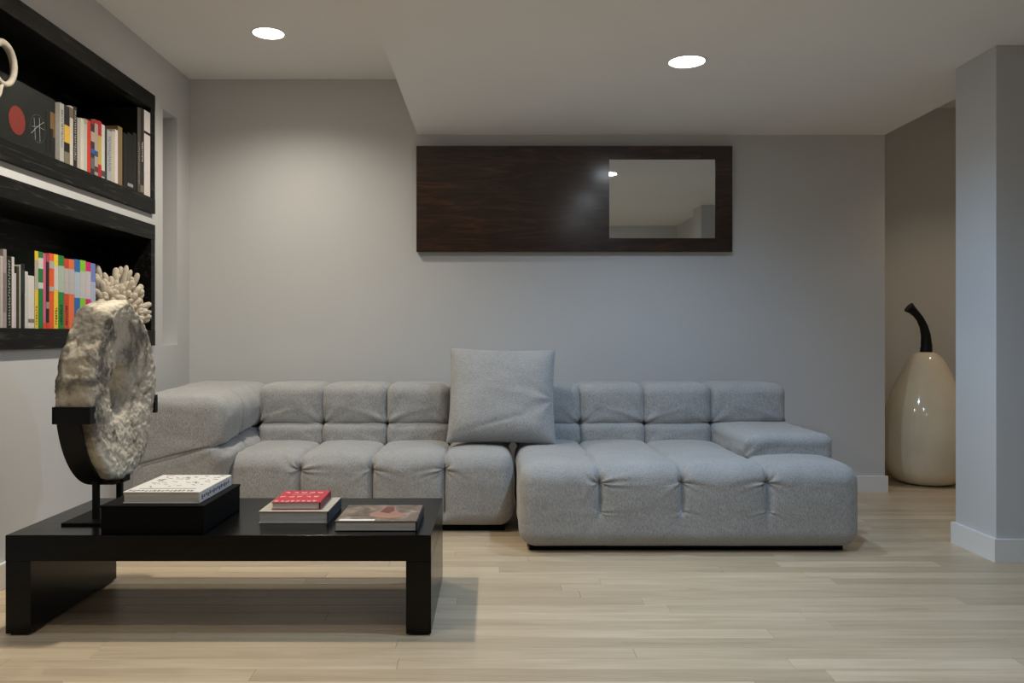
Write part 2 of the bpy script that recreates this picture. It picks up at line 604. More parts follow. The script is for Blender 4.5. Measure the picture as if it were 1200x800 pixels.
def disp_seat(x_edges, y_edges, ztop, zbot_crease, yfront, bulge, depth, w, seed, fronts=True):
    def f(P, Nn):
        x, y, z = P[:,0], P[:,1], P[:,2]
        d = np.zeros(len(P))
        # crease along x divisions, on the top and down the front
        vis = np.clip((z - zbot_crease)/0.05, 0, 1)
        for xe in x_edges[1:-1]:
            dx = np.abs(x - xe)
            d -= depth*(0.55+0.45*np.clip((0.55-Nn[:,2])/0.5, 0, 1))*np.exp(-(dx/w))*vis
        for ye in y_edges[1:-1]:
            dy = np.abs(y - ye)
            d -= 0.16*depth*np.exp(-(dy/w))*np.clip((Nn[:,2]-0.3)/0.4, 0, 1)
        # tile bulges
        bx = np.zeros(len(P))
        for a, b in zip(x_edges[:-1], x_edges[1:]):
            u = (x-(a+b)/2)/((b-a)/2)
            m = np.abs(u) <= 1.0
            bx[m] = (1-np.abs(u[m])**2.6)
        by = np.ones(len(P))
        for a, b in zip(y_edges[:-1], y_edges[1:]):
            u = (y-(a+b)/2)/((b-a)/2)
            m = np.abs(u) <= 1.0
            wz = np.clip((Nn[m,2]-0.1)/0.9, 0, 1)**2
            by[m] = 1-wz*0.28*np.abs(u[m])**2.6
        vb = np.clip((z-0.04)/0.24, 0, 1)
        d += bulge*bx*by*(0.3+0.7*vb*vb*(3-2*vb))
        pts = []
        for xe in x_edges[1:-1]:
            pts.append(((xe, yfront+0.012, ztop-0.075), (1,0,0), (0,0,1)))
        d += pucker(P, Nn, pts, 0.034, 0.062, 7, seed)
        if zbot_crease > 0.1:
            pts2 = [((xe, yfront, zbot_crease+0.015), (1,0,0), (0,0,1)) for xe in x_edges[1:-1]]
            d += pucker(P, Nn, pts2, 0.014, 0.040, 5, seed+1)
        for ye in y_edges[1:-1]:
            pts3 = [((xe, ye, ztop), (1,0,0), (0,1,0)) for xe in x_edges[1:-1]]
            d += pucker(P, Nn, pts3, 0.009, 0.05, 7, seed+2)
        d += 0.004*fnoise(P, (5, 5, 9), seed) + 0.0022*fnoise(P, (16, 9, 18), seed+5)
        d *= np.clip((z-0.03)/0.06, 0.15, 1)
        return P + Nn*d[:,None]
    return f

def disp_tile(x0, x1, y0, z0, z1, bulge, seed, fold=0.006):
    def f(P, Nn):
        x, y, z = P[:,0], P[:,1], P[:,2]
        u = np.clip((x-(x0+x1)/2)/((x1-x0)/2), -1, 1)
        v = np.clip((z-(z0+z1)/2)/((z1-z0)/2), -1, 1)
        d = bulge*(1-np.abs(u)**2.5)*(1-0.6*np.abs(v)**2.5)
        # folds pulled towards the lower corners where the buttons sit
        pts = [((x0, y0, z0), (1,0,0), (0,0,1)), ((x1, y0, z0), (1,0,0), (0,0,1))]
        for k, (p, ax, ay) in enumerate(pts):
            rel = P - np.array(p)
            r = np.sqrt((rel**2).sum(1))
            th = np.arctan2(rel[:,2], np.abs(rel[:,0]))
            d += fold*np.cos(9*th + seed*1.3 + k*2.1)*np.exp(-r/0.085)*np.clip(r/0.03, 0, 1)
        # a long slack fold rising from one corner
        s = 1 if (seed % 2) else -1
        px = x0 if s > 0 else x1
        rel_x, rel_z = (x-px)*s, z-z0
        line = rel_z - 0.02 - 0.28*rel_x - 0.5*np.sin(rel_x*9)*0.02
        d += fold*0.9*np.exp(-(line/0.012)**2)*np.exp(-(rel_x/0.20)**2)*(np.abs(Nn[:,1])>0.3)
        d += 0.004*fnoise(P, (7, 7, 10), seed) + 0.002*fnoise(P, (20, 12, 24), seed+3)
        return P + Nn*d[:,None]
    return f

def back_row(root, edges, y0, y1, z0, zm, z1, seed):
    for i, (a, b) in enumerate(zip(edges[:-1], edges[1:])):
        g = rbox(a-0.004, b+0.004, y0+0.004*math.sin(i*2.3), y1, zm-0.012, z1, 0.055, 0.0105,
                 disp_tile(a, b, y0, zm, z1, 0.014, seed+i, 0.0075))
        obj('backrest_upper_tile', g, M_FABRIC, root, 180)
        g = rbox(a-0.004, b+0.004, y0-0.012, y1-0.04, z0, zm+0.010, 0.045, 0.0105,
                 disp_tile(a, b, y0-0.012, z0, zm, 0.010, seed+20+i, 0.004))
        obj('backrest_lower_tile', g, M_FABRIC, root, 180)
    # the core that the tiles are upholstered on
    g = G().box(edges[0]+0.03, edges[-1]-0.03, y0+0.07, y1-0.03, z0-0.2, z1-0.05, 0.01)
    obj('backrest_core', g, M_FABRIC, root)

ZT, ZB = 0.395, 0.030
# --- left, corner section
sofa = empty('sofa_corner_section', (-0.7, 4.55, 0))
tag(sofa, 'tufted grey linen corner sofa section with high left arm behind the coffee table', 'sofa')
SE = [-1.345, -0.98, -0.614, -0.247, 0.104]
g = rbox(SE[0]-0.03, SE[-1], 4.095, 4.66, ZB, ZT, 0.075, 0.0095,
         disp_seat(SE, [4.095, 4.66], ZT, 0.06, 4.10, 0.018, 0.042, 0.011, 1), fx=SE[1:-1], fz=[ZT-0.075])
obj('seat_cushion', g, M_FABRIC, sofa, 180)
back_row(sofa, [-1.335, -0.97, -0.605, -0.25, 0.098], 4.60, 4.93, 0.36, 0.497, 0.722, 3)

def disp_arm(P, Nn):
    x, y, z = P[:,0], P[:,1], P[:,2]
    front = np.clip((-Nn[:,1]-0.2)/0.5, 0, 1)
    inner = np.clip((Nn[:,0]-0.2)/0.5, 0, 1)
    zc = np.where(inner > 0.2, 0.482-0.03*np.clip((4.4-y)/0.4, 0, 1), 0.452 - (-1.40-x)*0.26)
    d = np.zeros(len(P))
    dist = np.abs(z-zc)
    d -= 0.050*np.exp(-dist/0.014)*inner
    d -= 0.007*np.exp(-dist/0.010)*front*(1-inner)
    # upper roll leans out, lower roll bulges towards the seat
    d += 0.016*inner*np.exp(-((z-0.60)/0.09)**2) + 0.030*inner*np.exp(-((z-0.40)/0.06)**2)
    d += 0.012*front
    for ye in (4.30, 4.60):
        d -= 0.016*np.exp(-np.abs(y-ye)/0.016)*inner*(z > 0.40)
    d += pucker(P, Nn, [((-1.34, 4.30, 0.48), (0,1,0), (0,0,1)), ((-1.36, 4.05, 0.455), (0.7,0.7,0), (0,0,1)),
                        ((-1.34, 4.58, 0.48), (0,1,0), (0,0,1))], 0.022, 0.075, 7, 2)
    d += 0.008*fnoise(P, (4, 4, 6), 9) + 0.003*fnoise(P, (12, 12, 16), 11)
    Q = P + Nn*d[:,None]
    # the top slopes gently down towards the front
    k = np.clip((4.9-Q[:,1])/0.9, 0, 1)
    Q[:,2] -= 0.018*k*np.clip((Q[:,2]-0.3)/0.4, 0, 1)
    return Q
obj('armrest', rbox(-1.80, -1.335, 4.0, 4.93, ZB, 0.728, 0.085, 0.0095, disp_arm, fy=[4.30, 4.60], fz=[0.46, 0.485]), M_FABRIC, sofa, 180)
seam = [(-1.795+0.40*t, 3.990-0.006*math.sin(t*3.1), 0.352+0.104*t+0.006*math.sin(t*3)) for t in [i/14 for i in range(15)]]
obj('arm_seam', G().tube(seam, 0.0022, 6), M_SEAM, sofa, 180)
obj('plinth', G().box(-1.74, 0.06, 4.16, 4.88, 0, 0.10), M_PLINTH, sofa)

# --- right, chaise section
chaise = empty('sofa_chaise_section', (0.91, 4.3, 0))
tag(chaise, 'deep tufted grey linen chaise section with low right arm', 'sofa')
CE = [0.120, 0.488, 0.866, 1.258, 1.692]
g = rbox(CE[0], CE[-1], 3.705, 4.68, 0.022, 0.40, 0.080, 0.0098,
         disp_seat(CE, [3.705, 4.10, 4.68], 0.40, 0.175, 3.71, 0.015, 0.038, 0.011, 7), fx=CE[1:-1], fz=[0.325, 0.19])
obj('seat_cushion', g, M_FABRIC, chaise, 180)
back_row(chaise, [0.128, 0.494, 0.861, 1.240, 1.668], 4.60, 4.93, 0.36, 0.497, 0.724, 41)
def disp_lowarm(P, Nn):
    d = 0.012*np.clip(Nn[:,2], 0, 1) + 0.006*fnoise(P, (6, 6, 10), 77) + 0.003*fnoise(P, (18, 14, 22), 78)
    d += 0.008*np.cos(9*np.arctan2(P[:,2]-0.39, P[:,0]-1.24))*np.exp(-np.sqrt((P[:,0]-1.25)**2+(P[:,1]-4.03)**2+(P[:,2]-0.39)**2)/0.08)
    Q = P + Nn*d[:,None]
    return Q
obj('armrest', rbox(1.248, 1.690, 4.005, 4.70, 0.36, 0.498, 0.045, 0.0105, disp_lowarm), M_FABRIC, chaise, 180)
obj('plinth', G().box(0.17, 1.63, 3.78, 4.88, 0, 0.10), M_PLINTH, chaise)

# --- square cushion standing where the two sections meet
def throw_cushion():
    n = 64
    W, H, Tk = 0.585, 0.545, 0.095
    g = G()
    idx = {}
    def put(u, v, s):
        pinch_u = 1 - 0.045*(1-v*v)*abs(u)**3
        pinch_v = 1 - 0.050*(1-u*u)*abs(v)**3
        x, z = u*W/2*pinch_u, v*H/2*pinch_v
        t = Tk*max(0.0, (1-u**4)*(1-v**4))**0.55 * (1.0 + 0.12*(-v))
        # folds gathered at the right edge, half way down
        ru, rv = (1.02-u), (v+0.12)
        rr = math.hypot(ru, rv)
        th = math.atan2(rv, ru)
        if s > 0:
            t += 0.016*math.cos(8*th+0.6)*math.exp(-rr/0.33)*min(1, rr/0.10)*max(0, 1-u**8)
            lx, lz = u-0.35, v+0.05+0.18*(u-0.35)
            t += 0.006*math.exp(-(lz/0.07)**2)*math.exp(-(lx/0.5)**2)
            lz2 = v+0.62-0.30*u
            t -= 0.007*math.exp(-(lz2/0.05)**2)*math.exp(-((u+0.1)/0.5)**2)
            t += 0.008*noise.noise(Vector((u*2.1, v*2.1, 3.3)))*(1-u**4)*(1-v**4) + 0.003*noise.noise(Vector((u*6, v*7, 8.3)))*(1-u**4)*(1-v**4)
        return (x, -s*t, z)
    for s in (1, -1):
        for i in range(n+1):
            for j in range(n+1):
                u, v = -1+2*i/n, -1+2*j/n
                u = math.sin(u*math.pi/2)*0.5+u*0.5
                v = math.sin(v*math.pi/2)*0.5+v*0.5
                if s < 0 and (i in (0, n) or j in (0, n)):
                    idx[(s,i,j)] = idx[(1,i,j)]
                else:
                    idx[(s,i,j)] = len(g.v)
                    g.v.append(put(u, v, s))
        for i in range(n):
            for j in range(n):
                q = (idx[(s,i,j)], idx[(s,i+1,j)], idx[(s,i+1,j+1)], idx[(s,i,j+1)])
                g.f.append(q if s > 0 else q[::-1])
    m = Matrix.Translation((0.048, 4.455, 0.672)) @ Matrix.Rotation(R(1.2), 4, 'Y') @ Matrix.Rotation(R(-22), 4, 'X')
    g.xf(m)
    o = obj('throw_cushion', g, M_FABRIC, None, 180)
    tag(o, 'square grey linen cushion leaning on the sofa back where the sections meet', 'cushion')
    # stitched edge
    e = []
    for i in range(n): e.append(g.v[idx[(1,i,0)]])
    for j in range(n): e.append(g.v[idx[(1,n,j)]])
    for i in range(n, 0, -1): e.append(g.v[idx[(1,i,n)]])
    for j in range(n, -1, -1): e.append(g.v[idx[(1,0,j)]])
    obj('piping', G().tube(e, 0.0032, 6, False), M_FABRIC, o, 180)
throw_cushion()

# ------------------------------------------------------------------ wall panel with inset mirror
def wall_panel():
    x0, x1, z0, z1 = -0.488, 1.518, 1.531, 2.203
    yb, yf = 5.188, 5.148
    m = Matrix.Translation((0, yb, z0)) @ Matrix.Rotation(R(0.19), 4, 'X') @ Matrix.Translation((0, -yb, -z0))
    root = empty('wall_panel', ((x0+x1)/2, yb, z0))
    tag(root, 'long glossy dark wood wall panel with a small mirror at its right end', 'wall art')
    mx0, mx1, mz0, mz1 = 0.737, 1.409, 1.618, 2.117
    g = G()
    yf2 = yf
    for (a, b, c, d) in ((x0, mx0, z0, z1), (mx1, x1, z0, z1), (mx0, mx1, z0, mz0), (mx0, mx1, mz1, z1)):
        g.box(a, b, yf2, yb-0.006, c, d)
    bm = bmesh.new()
    vv = [bm.verts.new(p) for p in g.v]
    for f in g.f: bm.faces.new([vv[i] for i in f])
    bmesh.ops.remove_doubles(bm, verts=bm.verts, dist=1e-5)
    bm.verts.index_update()
    h = G().add([v.co for v in bm.verts], [[v.index for v in f.verts] for f in bm.faces]); bm.free()
    obj('wood_board', h.xf(m), M_PANEL, root)
    obj('mirror', G().box(mx0, mx1, yf+0.0015, yb-0.008, mz0, mz1).xf(m), M_MIRROR, root)['label'] = 'rectangular inset mirror'
wall_panel()

# ------------------------------------------------------------------ coffee table
TX0, TX1, TY0, TY1, TZ = -1.626, -0.207, 2.70, 3.32, 0.335
table = empty('coffee_table', ((TX0+TX1)/2, (TY0+TY1)/2, 0))
tag(table, 'low black wooden coffee table with slab legs on the oak floor', 'table')
obj('table_top', G().box(TX0, TX1, TY0, TY1, 0.248, TZ, 0.0025, 2), M_TABLE, table)
obj('slab_leg', G().box(TX0, TX0+0.084, TY0+0.001, TY1-0.001, 0.006, 0.249, 0.002, 1), M_TABLE, table)
obj('slab_leg', G().box(TX1-0.084, TX1, TY0+0.001, TY1-0.001, 0.006, 0.249, 0.002, 1), M_TABLE, table)
for x in (TX0+0.012, TX1-0.072):
    obj('glide', G().box(x, x+0.06, TY0+0.012, TY1-0.012, 0, 0.0065), M_PLINTH, table)
g = G().lathe([(0.0005, 0), (0.007, 0), (0.007, 0.003), (0.0005, 0.003)], (0, 0, 0), 16)
g.xf(Matrix.Translation((TX0+0.084, 3.285, 0.205)) @ Matrix.Rotation(R(90), 4, 'Y'))
obj('bolt', g, plain('steel_bolt', (0.35, 0.34, 0.32), 0.35), table)

# ------------------------------------------------------------------ stone disc on its stand
def stone_disc():
    cx, cy, cz = -1.428, 3.02, 0.795
    ay, az, t = 0.265, 0.328, 0.125
    sec = []                       # section loop: (radial 0 = hole .. 1 = rim, side -1 .. 1), even steps
    Ls, Lt, step = 0.215, 0.125, 0.0042
    loop = [(0, -1), (1, -1), (1, 1), (0, 1), (0, -1)]
    for (p, q) in zip(loop[:-1], loop[1:]):
        ln = Ls if p[0] != q[0] else Lt
        k = int(ln/step)
        for m_ in range(k):
            t_ = m_/k
            sec.append((p[0]+(q[0]-p[0])*t_, p[1]+(q[1]-p[1])*t_))
    rnd = []
    for (f_, sd_) in sec:          # round the four corners of the section
        X, Y = (f_-0.5)*Ls, sd_*Lt/2
        rr_ = 0.020
        qx = max(-Ls/2+rr_, min(Ls/2-rr_, X)); qy = max(-Lt/2+rr_, min(Lt/2-rr_, Y))
        dx, dy = X-qx, Y-qy
        dl = math.hypot(dx, dy) or 1e-9
        nx, ny = dx/dl, dy/dl
        rnd.append((((qx+nx*rr_)/Ls)+0.5, (qy+ny*rr_)/(Lt/2), nx, ny))
    n1, n2 = 260, len(rnd)
    g = G()
    for i in range(n1):
        th = 2*math.pi*i/n1
        for j in range(n2):
            f, sd, nr, ns = rnd[j]
            r_in_y, r_in_z = 0.060, 0.080
            # face slopes into the hole
            thick = t/2*(0.62+0.38*min(1, f*1.35))
            wob = 1 + 0.045*noise.noise(Vector((math.cos(th)*1.6, math.sin(th)*1.6, 2.2))) + 0.02*noise.noise(Vector((math.cos(th)*5, math.sin(th)*5, 4.2)))
            if sd > 0: f_in = 1.0 + 0.28*min(1, sd)
            else: f_in = 1.0
            y = math.cos(th)*(r_in_y*f_in + (ay*wob-r_in_y*f_in)*f)
            z = math.sin(th)*(r_in_z*f_in + (az*wob-r_in_z*f_in)*f)
            x = sd*thick
            p = Vector((x, y, z))
            d = 0.0065*noise.fractal(p*7.0+Vector((3,1,2)), 0.9, 2.1, 4) + 0.0040*noise.fractal(p*40.0, 0.7, 2.0, 5) - 0.010*max(0.0, noise.noise(p*11.0+Vector((7,2,5)))-0.25)
            nn = Vector((ns, nr*math.cos(th), nr*math.sin(th))).normalized()
            p = p + nn*d
            g.v.append((cx+p.x, cy+p.y, cz+p.z))
    for i in range(n1):
        for j in range(n2):
            a, b = i*n2+j, i*n2+(j+1) % n2
            c, d = ((i+1) % n1)*n2+(j+1) % n2, ((i+1) % n1)*n2+j
            g.f.append((a, d, c, b))
    # a small drilled hole in the near rim is a dark plug
    o = obj('stone_disc', g, M_STONE, None, 180)
    tag(o, 'large weathered stone disc with a central hole held in a black iron stand', 'sculpture')
    # stand
    root = empty('display_stand', (cx, 3.02, TZ))
    tag(root, 'black iron display stand cradling the stone disc on the coffee table', 'stand')
    obj('base_plate', G().box(-1.512, -1.335, 2.835, 3.195, TZ, TZ+0.009, 0.001, 1), M_IRON, root)
    for y in (2.915, 3.10):
        zb = cz - (az+0.014)*math.sqrt(max(0, 1-((y-cy)/(ay+0.014))**2))
        obj('post', G().box(cx-0.010, cx+0.010, y-0.010, y+0.010, TZ+0.008, zb+0.004, 0.001, 1), M_IRON, root)
    g = G()
    a0, a1, n = math.pi+0.27, 2*math.pi-0.27, 48
    rows = []
    for i in range(n+1):
        th = a0+(a1-a0)*i/n
        c, s = math.cos(th), math.sin(th)
        inner = (cy+(ay+0.008)*c, cz+(az+0.008)*s)
        outer = (cy+(ay+0.019)*c, cz+(az+0.019)*s)
        w = 0.040
        rows.append([(cx-w-0.012, *inner), (cx+w-0.012, *inner), (cx+w-0.012, *outer), (cx-w-0.012, *outer)])
    vv = [p for r in rows for p in r]
    ff = [(3,2,1,0), tuple(4*n+k for k in range(4))]
    for i in range(n):
        for k in range(4):
            ff.append((4*i+k, 4*i+(k+1) % 4, 4*i+4+(k+1) % 4, 4*i+4+k))
    g.add(vv, ff)
    obj('cradle', g, M_IRON, root, 40)
    def clamp(th, h, dz, reach):
        c_, s_ = math.cos(th), math.sin(th)
        y, z = cy+(ay+0.012)*c_, cz+(az+0.012)*s_+dz
        sg = 1 if c_ > 0 else -1
        q = G()
        q.box(cx-0.062, cx+0.056, min(y, y+sg*0.010), max(y, y+sg*0.010), z-h/2, z+h/2, 0.001, 1)
        for xa in (cx+0.056, cx-0.066):
            q.box(xa, xa+0.008, min(y-sg*reach, y+sg*0.010), max(y-sg*reach, y+sg*0.010), z-h/2, z+h/2, 0.001, 1)
        obj('clamp', q, M_IRON, root)
    clamp(a0, 0.058, 0.024, 0.030)
    clamp(a1, 0.072, 0.020, 0.016)
    zb = cz-az-0.012
    obj('foot_tab', G().box(cx+0.050, cx+0.060, 2.995, 3.055, zb+0.002, zb+0.050, 0.001, 1), M_IRON, root)
stone_disc()

# ------------------------------------------------------------------ books lying on the table
def glyph_rows(g, rows, x0, x1, z, rng, wfac=0.55, th=0.0006):
    """rows of small letter-like strokes lying flat: rows = [(y, height, n)]"""
    for (y, h, n, xa, xb) in rows:
        step = (xb-xa)/n
        for i in range(n):
            xs, w = xa+i*step, step*wfac
            k = rng.randint(0, 4)
            st = h*0.24
            if k in (0, 1, 3): g.box(xs, xs+w*0.26, y, y+h, z, z+th)
            if k in (1, 2, 4): g.box(xs+w*0.74, xs+w, y, y+h, z, z+th)
            if k in (0, 2, 3): g.box(xs+w*0.26, xs+w, y+h-st, y+h, z, z+th)
            if k in (0, 1, 4): g.box(xs, xs+w*0.74, y, y+st, z, z+th)
            g.box(xs+w*0.15, xs+w*0.85, y+h/2-st/2, y+h/2+st/2, z, z+th)

def lying_book(x0, x1, y0, y1, z0, z1, cover, label, rot=0.0, ct=0.003, spine_mat=None):
    """spine on the +x side"""
    root = empty('book', ((x0+x1)/2, (y0+y1)/2, z0))
    tag(root, label, 'book', 'books on the coffee table')
    g = G()
    g.box(x0, x1, y0, y1, z1-ct, z1, 0.0008, 1)
    g.box(x0, x1, y0, y1, z0, z0+ct, 0.0008, 1)
    obj('cover', g, cover, root)
    obj('spine', G().box(x1-0.004, x1+0.002, y0, y1, z0+0.0005, z1-0.0005, 0.0012, 2), spine_mat or cover, root)
    obj('pages', G().box(x0+0.004, x1-0.0035, y0+0.003, y1-0.003, z0+ct, z1-ct), M_PAGES, root)
    root.rotation_euler.z = rot
    return root

rng = random.Random(11)
# black box
bx = empty('black_box', (-1.148, 2.915, TZ))
tag(bx, 'flat black cloth-covered box under the white book on the coffee table', 'box')
M_BOX = plain('black_cloth', (0.0020, 0.0020, 0.0022), 0.7, 0.12)
obj('box_tray', G().box(-1.317, -0.972, 2.72, 3.11, TZ, TZ+0.088, 0.0015, 1), M_BOX, bx)
obj('box_lid', G().box(-1.320, -0.969, 2.717, 3.113, TZ+0.0875, TZ+0.0955, 0.0025, 2), M_BOX, bx)
BZ = TZ+0.0955
wb = lying_book(-1.257, -0.998, 2.75, 3.088, BZ, BZ+0.039, pal(214, 210, 204), 'thick white book with black sketched print on top of the black box')
pr = G()
glyph_rows(pr, [(2.762, 0.020, 16, -1.245, -1.02)], 0, 0, BZ+0.039, rng)
pr.box(-1.225, -1.03, 2.808, 2.8125, BZ+0.039, BZ+0.0396)
for k in range(46):
    x, y = rng.uniform(-1.235, -1.02), rng.uniform(2.84, 3.07)
    L, a = rng.uniform(0.008, 0.030), rng.uniform(-0.5, 0.5)+ (0.3 if k % 2 else 2.6)
    q = G().box(-L/2, L/2, -0.0012, 0.0012, 0, 0.0006)
    q.xf(Matrix.Translation((x, y, BZ+0.039)) @ Matrix.Rotation(a, 4, 'Z'))
    pr.add(q.v, q.f)
obj('cover_print', pr, pal(52, 50, 50), wb)['kind'] = 'stuff'
sp = G()
for k in range(15):
    y = 2.77+k*0.0195
    sp.box(-0.996, -0.9953, y, y+0.009, BZ+0.010+0.004*(k % 3), BZ+0.026-0.003*(k % 2))
    sp.box(-0.996, -0.9953, y+0.003, y+0.012, BZ+0.016, BZ+0.019)
obj('spine_print', sp, pal(70, 72, 84), wb)['kind'] = 'stuff'

gb = lying_book(-0.831, -0.585, 2.87, 3.117, TZ, TZ+0.043, pal(176, 168, 152), 'grey cloth book with dark spine lying beneath the red book', spine_mat=pal(52, 62, 70))
rb = lying_book(-0.795, -0.622, 2.895, 3.112, TZ+0.043, TZ+0.070, pal(182, 32, 50), 'small red book with white lettering on top of the grey book', rot=R(1.5), spine_mat=pal(120, 20, 46))
pr = G()
z = TZ+0.070
glyph_rows(pr, [(2.905, 0.020, 8, -0.787, -0.632), (2.985, 0.018, 5, -0.785, -0.632), (3.062, 0.020, 5, -0.785, -0.632)], 0, 0, z, rng, 0.62)
glyph_rows(pr, [(3.030, 0.010, 9, -0.750, -0.680)], 0, 0, z, rng)
obj('cover_lettering', pr, pal(236, 196, 190), rb)['kind'] = 'stuff'

def m_photo():
    n = N('printed_photo', 0.3, spec=0.5)
    v = n.coords((1,1,1), 'Object')
    a = n.noise(v, 16, 4, 0.6, 1.0)
    n.col(n.ramp(a, [(0.30, (0.030, 0.022, 0.016)), (0.45, (0.125, 0.085, 0.06)), (0.58, (0.20, 0.14, 0.10)), (0.72, (0.36, 0.29, 0.22))]))
    return n.m
pb = lying_book(-0.539, -0.260, 2.753, 3.02, TZ, TZ+0.034, pal(26, 24, 26), 'picture book with a brown photographic cover at the right end of the table', spine_mat=pal(36, 42, 52))
z = TZ+0.034
obj('cover_photo', G().box(-0.537, -0.262, 2.756, 3.018, z, z+0.0004), m_photo(), pb)
obj('cover_strip', G().box(-0.527, -0.405, 2.760, 2.785, z+0.0004, z+0.0008), pal(226, 220, 212), pb)
def blob(pts, zz):
    g = G(); n = len(pts)
    g.add([(x, y, zz) for x, y in pts]+[(x, y, zz+0.0003) for x, y in pts],
          [tuple(range(n-1, -1, -1)), tuple(range(n, 2*n))]+[(i, (i+1) % n, n+(i+1) % n, n+i) for i in range(n)])
    return g
fig = blob([(-0.435, 2.84), (-0.40, 2.805), (-0.36, 2.795), (-0.315, 2.815), (-0.305, 2.85), (-0.335, 2.89), (-0.35, 2.93), (-0.36, 2.99), (-0.395, 2.99), (-0.41, 2.93), (-0.435, 2.88)], z+0.0004)
obj('cover_figure', fig, pal(150, 112, 98), pb)
fig = blob([(-0.405, 2.90), (-0.37, 2.875), (-0.355, 2.92), (-0.365, 2.985), (-0.392, 2.985)], z+0.0007)
obj('cover_figure', fig, pal(108, 58, 56), pb)
fig = blob([(-0.425, 2.825), (-0.36, 2.80), (-0.318, 2.822), (-0.33, 2.842), (-0.37, 2.835), (-0.41, 2.85)], z+0.0007)
obj('cover_figure', fig, pal(164, 118, 90), pb)

# ------------------------------------------------------------------ built-in shelves
SF = XL + 0.020     # front plane of the frames
def shelf(z0, z1, label):
    f = 0.0875
    y0, y1 = SHELF_Y0, SHELF_Y1
    root = empty('wall_shelf', (SF-0.15, (y0+y1)/2, z0))
    tag(root, label, 'shelf', 'built-in shelves')
    xb = XL-DEEP+0.002
    e = 0.0012
    obj('top_board', G().box(xb, SF, y0+e, y1-e, z1-f, z1-e, 0.0015, 1), M_SHELF, root)
    obj('bottom_board', G().box(xb, SF, y0+e, y1-e, z0+e, z0+f, 0.0015, 1), M_SHELF, root)
    obj('side_board', G().box(xb, SF-0.001, y1-0.055, y1-e, z0+f, z1-f, 0.0015, 1), M_SHELF, root)
    obj('side_board', G().box(xb, SF-0.001, y0+e, y0+0.055, z0+f, z1-f, 0.0015, 1), M_SHELF, root)
    obj('back_board', G().box(xb, xb+0.012, y0+0.055, y1-0.055, z0+f, z1-f), M_SHELF, root)
shelf(UP_Z0, UP_Z1, 'black oak shelf built into the left wall, the upper one')
shelf(LOW_Z0, LOW_Z1, 'black oak shelf built into the left wall, the lower one')
UZ, LZ = UP_Z0+0.0875, LOW_Z0+0.0875

XS = -1.930         # spine plane
def y_at(px, x=XS):
    return x*F_PX/(px-CX)
def z_at(py, y):
    return 1+(CY-py)*y/F_PX

def shelf_book(px0, px1, pytop, zf, cover, label, bands=(), xs=XS, depth=0.20, marks=None, group=''):
    """upright book, spine towards the room; bands = [(z from 0..1, z to 0..1, material)]"""
    y0, y1 = y_at(px0, xs), y_at(px1, xs)
    y0 += 0.0006; y1 -= 0.0006
    zt = z_at(pytop, (y0+y1)/2)
    h = zt-zf
    root = empty('book', (xs-depth/2, (y0+y1)/2, zf))
    tag(root, label, 'book', group)
    ct = min(0.0025, (y1-y0)*0.2)
    g = G()
    g.box(xs-depth, xs-0.002, y0, y0+ct, zf, zt)
    g.box(xs-depth, xs-0.002, y1-ct, y1, zf, zt)
    g.box(xs-0.004, xs, y0, y1, zf, zt, min(0.0015, (y1-y0)*0.2), 2)
    cv = obj('cover', g, cover, root)
    obj('pages', G().box(xs-depth+0.004, xs-0.004, y0+ct, y1-ct, zf+0.003, zt-0.003), M_PAGES, root)
    for (a, b, m) in bands:
        obj('spine_band', G().box(xs-0.0005, xs+0.0006, y0+0.0004, y1-0.0004, zf+h*a, zf+h*b), m, cv)
    if marks:
        m, a, b = marks
        g = G()
        r2 = random.Random(int(px0*10))
        w = (y1-y0)
        n = max(3, int((b-a)*h/0.011))
        for i in range(n):
            za = zf+h*a+(b-a)*h*i/n
            s = (b-a)*h/n*0.62
            k = r2.randint(0, 2)
            ya, yb = y0+w*0.30, y1-w*0.30
            g.box(xs+0.0002, xs+0.0009, ya, yb, za, za+s*0.28)
            if k != 1: g.box(xs+0.0002, xs+0.0009, ya, ya+w*0.12, za, za+s)
            if k != 0: g.box(xs+0.0002, xs+0.0009, yb-w*0.12, yb, za, za+s)
            if k == 2: g.box(xs+0.0002, xs+0.0009, ya, yb, za+s*0.72, za+s)
        obj('spine_lettering', g, m, cv)['kind'] = 'stuff'
    return root

WHT, PGR, BLK = pal(206, 202, 196), pal(176, 172, 168), pal(20, 20, 20)
DK = pal(34, 32, 30)
GU, GL = 'books on the upper shelf', 'books on the lower shelf'
